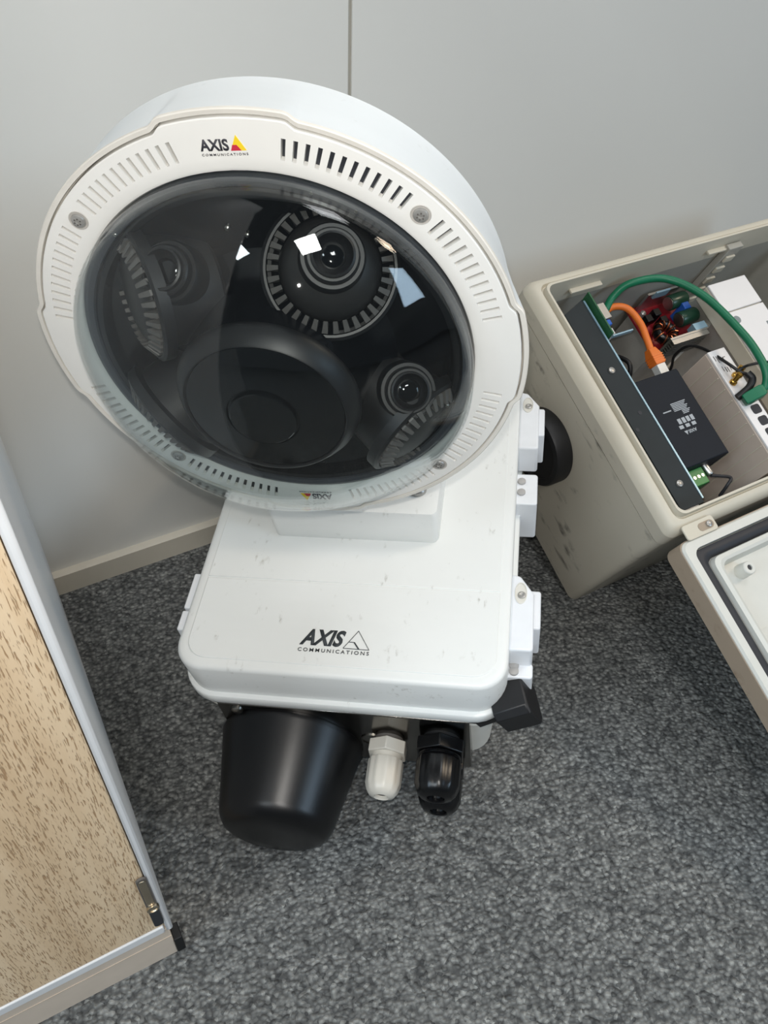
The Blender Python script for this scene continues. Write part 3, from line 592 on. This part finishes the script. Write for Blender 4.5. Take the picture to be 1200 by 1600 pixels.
# network switch
p = (0.224, 0.116, 0.049); t_ = inside('network_switch', 'beige ribbed network switch with white port strip, standing on edge in the enclosure', 'network switch', p, (0.007, 0.003, 0))
sub(MB().box((0.210, 0.028, 0.049), (0.243, 0.213, 0.280)), p).build('case', 'beige', t_, KG, bevel=0.0015)
for i in range(9): sub(MB().box((0.2088, 0.044 + i * 0.0185, 0.06), (0.2102, 0.0452 + i * 0.0185, 0.276)), p).build('rib', 'cream', t_, KG)
sub(MB().box((0.2105, 0.0285, 0.2802), (0.2425, 0.2125, 0.2845)), p).build('port_strip', 'white', t_, KG, bevel=0.001)
for i in range(5):
    y_ = 0.112 - i * 0.0185; s_ = sub(MB().prism(rrect(0.222, y_ - 0.0068, 0.2375, y_ + 0.0068, 0.0035, 3), 0.2843, 0.2851), p).build('port', 'slotdark', t_, KG)
pr = MB()
for a, b, c, d in ((0.2145, 0.196, 0.2155, 0.204), (0.2185, 0.192, 0.2195, 0.203), (0.2285, 0.198, 0.2335, 0.199), (0.2285, 0.188, 0.2295, 0.198), (0.218, 0.178, 0.2188, 0.186), (0.222, 0.176, 0.2232, 0.184), (0.226, 0.175, 0.2268, 0.183), (0.2305, 0.176, 0.2312, 0.19)): pr.box((a, b, 0.2845), (c, d, 0.2849))
sub(pr, p).build('strip_print', 'gap', t_, KG)
# antenna connectors on the strip
for y_ in (0.166, 0.158):
    f_ = axis_frame((0.2285 if y_ > 0.16 else 0.2185, y_, 0.2845), (0.25, 0.25, 1))
    s_ = sub(MB().lathe([(0.0052, 0), (0.0052, 0.004), (0.0038, 0.005), (0.0038, 0.013), (0.0048, 0.0135), (0.0048, 0.018), (0.002, 0.019)], 12, f_), p).build('antenna_connector', 'gold', t_, KG)
# white router
p = (0.365, 0.2, 0.049); t_ = inside('wireless_router', 'white wireless router with cream side lying at the right of the enclosure', 'router', p)
sub(MB().box((0.326, 0.075, 0.216), (0.404, 0.33, 0.246)), p).build('case', 'cream', t_, KG, bevel=0.002)
sub(MB().box((0.3265, 0.0755, 0.2462), (0.4035, 0.277, 0.2505)), p).build('top_cover', 'white', t_, KG, bevel=0.0012)
sub(MB().box((0.3265, 0.279, 0.2462), (0.4035, 0.3295, 0.2505)), p).build('top_cover', 'white', t_, KG, bevel=0.0012)
sub(MB().box((0.386, 0.19, 0.2503), (0.4025, 0.245, 0.2512)), p).build('display', 'lcd', t_, KG)
sub(MB().lathe([(0.0065, 0.2504), (0.0065, 0.2509), (0.0055, 0.2509)], 20, Matrix.Translation((0.338, 0.262, 0))), p).build('button', 'lcd', t_, KG)
sub(MB().box((0.35, 0.12, 0.049), (0.385, 0.29, 0.217)), p).build('standoff', 'galv', t_, KG)
# red converter board
p = (0.285, 0.32, 0.049); t_ = inside('converter_board', 'red voltage converter board with green capacitors and finned heat sink', 'circuit board', p, (0.008, 0.004, 0.014))
sub(MB().box((0.236, 0.277, 0.150), (0.332, 0.364, 0.1545)), p).build('circuit_board', 'pcbred', t_, KG, bevel=0.0005)
sub(MB().box((0.242, 0.284, 0.0352), (0.327, 0.358, 0.1505)), p).build('bracket', 'galv', t_, KG)
hs = sub(MB().box((0.236, 0.274, 0.1545), (0.312, 0.277, 0.200)), p).build('heat_sink', 'alu', t_, KG)
for i in range(8): sub(MB().box((0.238, 0.266, 0.158 + i * 0.0054), (0.310, 0.2745, 0.1604 + i * 0.0054)), p).build('fin', 'alu', hs, KG)
hs = sub(MB().box((0.250, 0.357, 0.1545), (0.318, 0.3605, 0.195)), p).build('heat_sink', 'alu', t_, KG)
sub(MB().box((0.262, 0.3545, 0.185), (0.29, 0.3572, 0.20)), p).build('sticker', 'cut', t_, KG)
sub(MB().box((0.288, 0.2765, 0.185), (0.312, 0.288, 0.2005)), p).build('sticker', 'cut', t_, KG)
for y_ in (0.341, 0.309):
    c_ = sub(MB().lathe([(0.0115, 0), (0.012, 0.001), (0.012, 0.032), (0.0112, 0.034)], 24, axis_frame((0.288, y_, 0.182), (1, 0.05, 0))), p).build('capacitor', 'capgreen', t_, KG)
    sub(MB().lathe([(0.0105, -0.001), (0.0105, 0.0003)], 20, axis_frame((0.288, y_, 0.182), (1, 0.05, 0))), p).build('capacitor_end', 'alu', c_, KG)
sub(MB().box((0.304, 0.320, 0.1545), (0.317, 0.332, 0.190)), p).build('trimmer', 'blue', t_, KG, bevel=0.001)
to_ = sub(MB().loops([[(0.262 + (0.014 + 0.006 * math.cos(b)) * math.cos(a), 0.30 + (0.014 + 0.006 * math.cos(b)) * math.sin(a), 0.17 + 0.009 * math.sin(b)) for b in [2 * PI * j / 12 for j in range(12)]] for a in [2 * PI * i / 24 for i in range(25)]], cap0=False, cap1=False), p).build('toroid_coil', 'black', t_, KG)
for i in range(10):
    a = 2 * PI * i / 10 + 0.2
    sub(MB().tube([(0.262 + (0.014 + 0.0068 * math.cos(b)) * math.cos(a), 0.30 + (0.014 + 0.0068 * math.cos(b)) * math.sin(a), 0.17 + 0.010 * math.sin(b)) for b in [2 * PI * j / 10 for j in range(11)]], 0.0012, 6), p).build('winding', 'copper', to_, KG)
for x_, y_, h_ in ((0.246, 0.330, 0.022), (0.262, 0.334, 0.026), (0.275, 0.322, 0.018)):
    sub(MB().box((x_ - 0.006, y_ - 0.006, 0.1545), (x_ + 0.006, y_ + 0.006, 0.1545 + h_)), p).build('component', 'black', t_, KG, bevel=0.0008)
for x_, y_ in ((0.325, 0.358), (0.327, 0.285), (0.318, 0.292), (0.252, 0.346)): sub(MB().lathe([(0.0045, 0.1545), (0.0045, 0.165), (0.002, 0.167)], 12, Matrix.Translation((x_, y_, 0))), p).build('screw', 'screwsteel', t_, KG)
# upright green board beside the bracket
p = (0.077, 0.31, 0.1); t_ = inside('interface_board', 'small upright green interface board with blue connector beside the bracket end', 'circuit board', p, (0.0205, 0.013, 0.014))
sub(MB().box((0.0705, 0.272, 0.035), (0.0728, 0.342, 0.272)), p).build('circuit_board', 'pcbgreen', t_, KG)
sub(MB().box((0.0728, 0.276, 0.22), (0.0762, 0.338, 0.268)), p).build('strip', 'beige', t_, KG)
sub(MB().box((0.076, 0.300, 0.225), (0.094, 0.326, 0.262)), p).build('connector', 'alu', t_, KG, bevel=0.001)
sub(MB().box((0.076, 0.290, 0.240), (0.088, 0.2985, 0.262)), p).build('connector', 'blue', t_, KG, bevel=0.001)
sub(MB().box((0.076, 0.278, 0.232), (0.090, 0.288, 0.255)), p).build('connector', 'white', t_, KG, bevel=0.001)
sub(MB().box((0.0728, 0.2695, 0.262), (0.108, 0.2715, 0.268)), p).build('support_tab', 'cut', t_, KG)
# cables
t_, c0 = cable('patch_cable', 'thick green patch cable arching over the enclosure contents', 'cable', [(0.112, 0.325, 0.245), (0.132, 0.338, 0.252), (0.148, 0.350, 0.262), (0.170, 0.353, 0.28), (0.215, 0.337, 0.295), (0.242, 0.288, 0.31), (0.253, 0.214, 0.32), (0.253, 0.171, 0.322), (0.251, 0.148, 0.318), (0.247, 0.135, 0.310), (0.238, 0.130, 0.304)], 0.0055, 'cgreen', 14)
f_ = axis_frame(Vector((0.243, 0.131, 0.306)) - c0, (-0.022, -0.001, -0.0125))
MB().loops([[tuple(f_ @ Vector((a * w2, b * w2, z))) for a, b in ((1, -1), (1, 1), (-1, 1), (-1, -1))] for w2, z in ((0.0062, -0.002), (0.0080, 0.003), (0.0078, 0.022), (0.007, 0.029))]).build('plug', 'cgreen', t_, KG, bevel=0.0012)
t_, c0 = cable('patch_cable', 'orange patch cable plugged into the black power injector', 'cable', [(0.113, 0.322, 0.24), (0.130, 0.335, 0.247), (0.145, 0.338, 0.254), (0.160, 0.326, 0.26), (0.164, 0.298, 0.262), (0.159, 0.272, 0.262), (0.156, 0.254, 0.26), (0.156, 0.246, 0.258)], 0.0050, 'corange', 14)
f_ = axis_frame(Vector((0.156, 0.253, 0.259)) - c0, (0.03, -1, -0.14))
pgm = MB().loops([[tuple(f_ @ Vector((a * w2, b * w2, z))) for a, b in ((1, -1), (1, 1), (-1, 1), (-1, -1))] for w2, z in ((0.0058, -0.004), (0.0084, 0.006), (0.0088, 0.022))]).build('plug_boot', 'corange', t_, KG, bevel=0.0012)
for i in range(4): MB().loops([[tuple(f_ @ Vector((a * 0.0091, b * 0.0091, z))) for a, b in ((1, -1), (1, 1), (-1, 1), (-1, -1))] for z in (0.008 + i * 0.0034, 0.0096 + i * 0.0034)]).build('boot_rib', 'corange', pgm, KG)
MB().loops([[tuple(f_ @ Vector((a * 0.0075, b * 0.0068, z))) for a, b in ((1, -1), (1, 1), (-1, 1), (-1, -1))] for z in (0.0215, 0.0375)]).build('plug_tip', 'clear', t_, KG, bevel=0.0006)
cable('antenna_lead', 'thin black antenna lead looping from the mounting plate to the switch', 'cable', [(0.272, 0.252, 0.10), (0.272, 0.256, 0.15), (0.266, 0.265, 0.18), (0.259, 0.258, 0.22), (0.241, 0.231, 0.26), (0.227, 0.193, 0.292), (0.232, 0.169, 0.30), (0.240, 0.160, 0.302)], 0.0022, 'cblack')
cable('antenna_lead', 'thick black angled plug end beside the green plug', 'cable', [(0.239, 0.162, 0.303), (0.241, 0.152, 0.303), (0.233, 0.144, 0.299), (0.222, 0.140, 0.294), (0.214, 0.138, 0.289)], 0.0052, 'cblack')
cable('antenna_lead', 'short black lead running to the right edge over the router', 'cable', [(0.228, 0.170, 0.300), (0.240, 0.172, 0.302), (0.256, 0.172, 0.302), (0.286, 0.168, 0.30), (0.337, 0.16, 0.28)], 0.0020, 'cblack')
cable('loose_wire', 'loose black wires coiled below the upright green board', 'wire', [(0.108, 0.296, 0.24), (0.120, 0.309, 0.235), (0.134, 0.311, 0.225), (0.136, 0.293, 0.21), (0.124, 0.275, 0.20), (0.118, 0.259, 0.20), (0.136, 0.253, 0.18), (0.16, 0.275, 0.15), (0.142, 0.298, 0.14)], 0.0024, 'cblack')
cable('loose_wire', 'black wire running down behind the orange plug boot', 'wire', [(0.140, 0.291, 0.20), (0.144, 0.275, 0.215), (0.146, 0.258, 0.22), (0.142, 0.241, 0.20), (0.138, 0.228, 0.14)], 0.0034, 'cblack')
cable('loose_wire', 'black wire beside the white socket at the injector end', 'wire', [(0.116, 0.275, 0.225), (0.110, 0.259, 0.235), (0.106, 0.243, 0.245), (0.109, 0.229, 0.248), (0.114, 0.223, 0.235)], 0.0022, 'cblack')
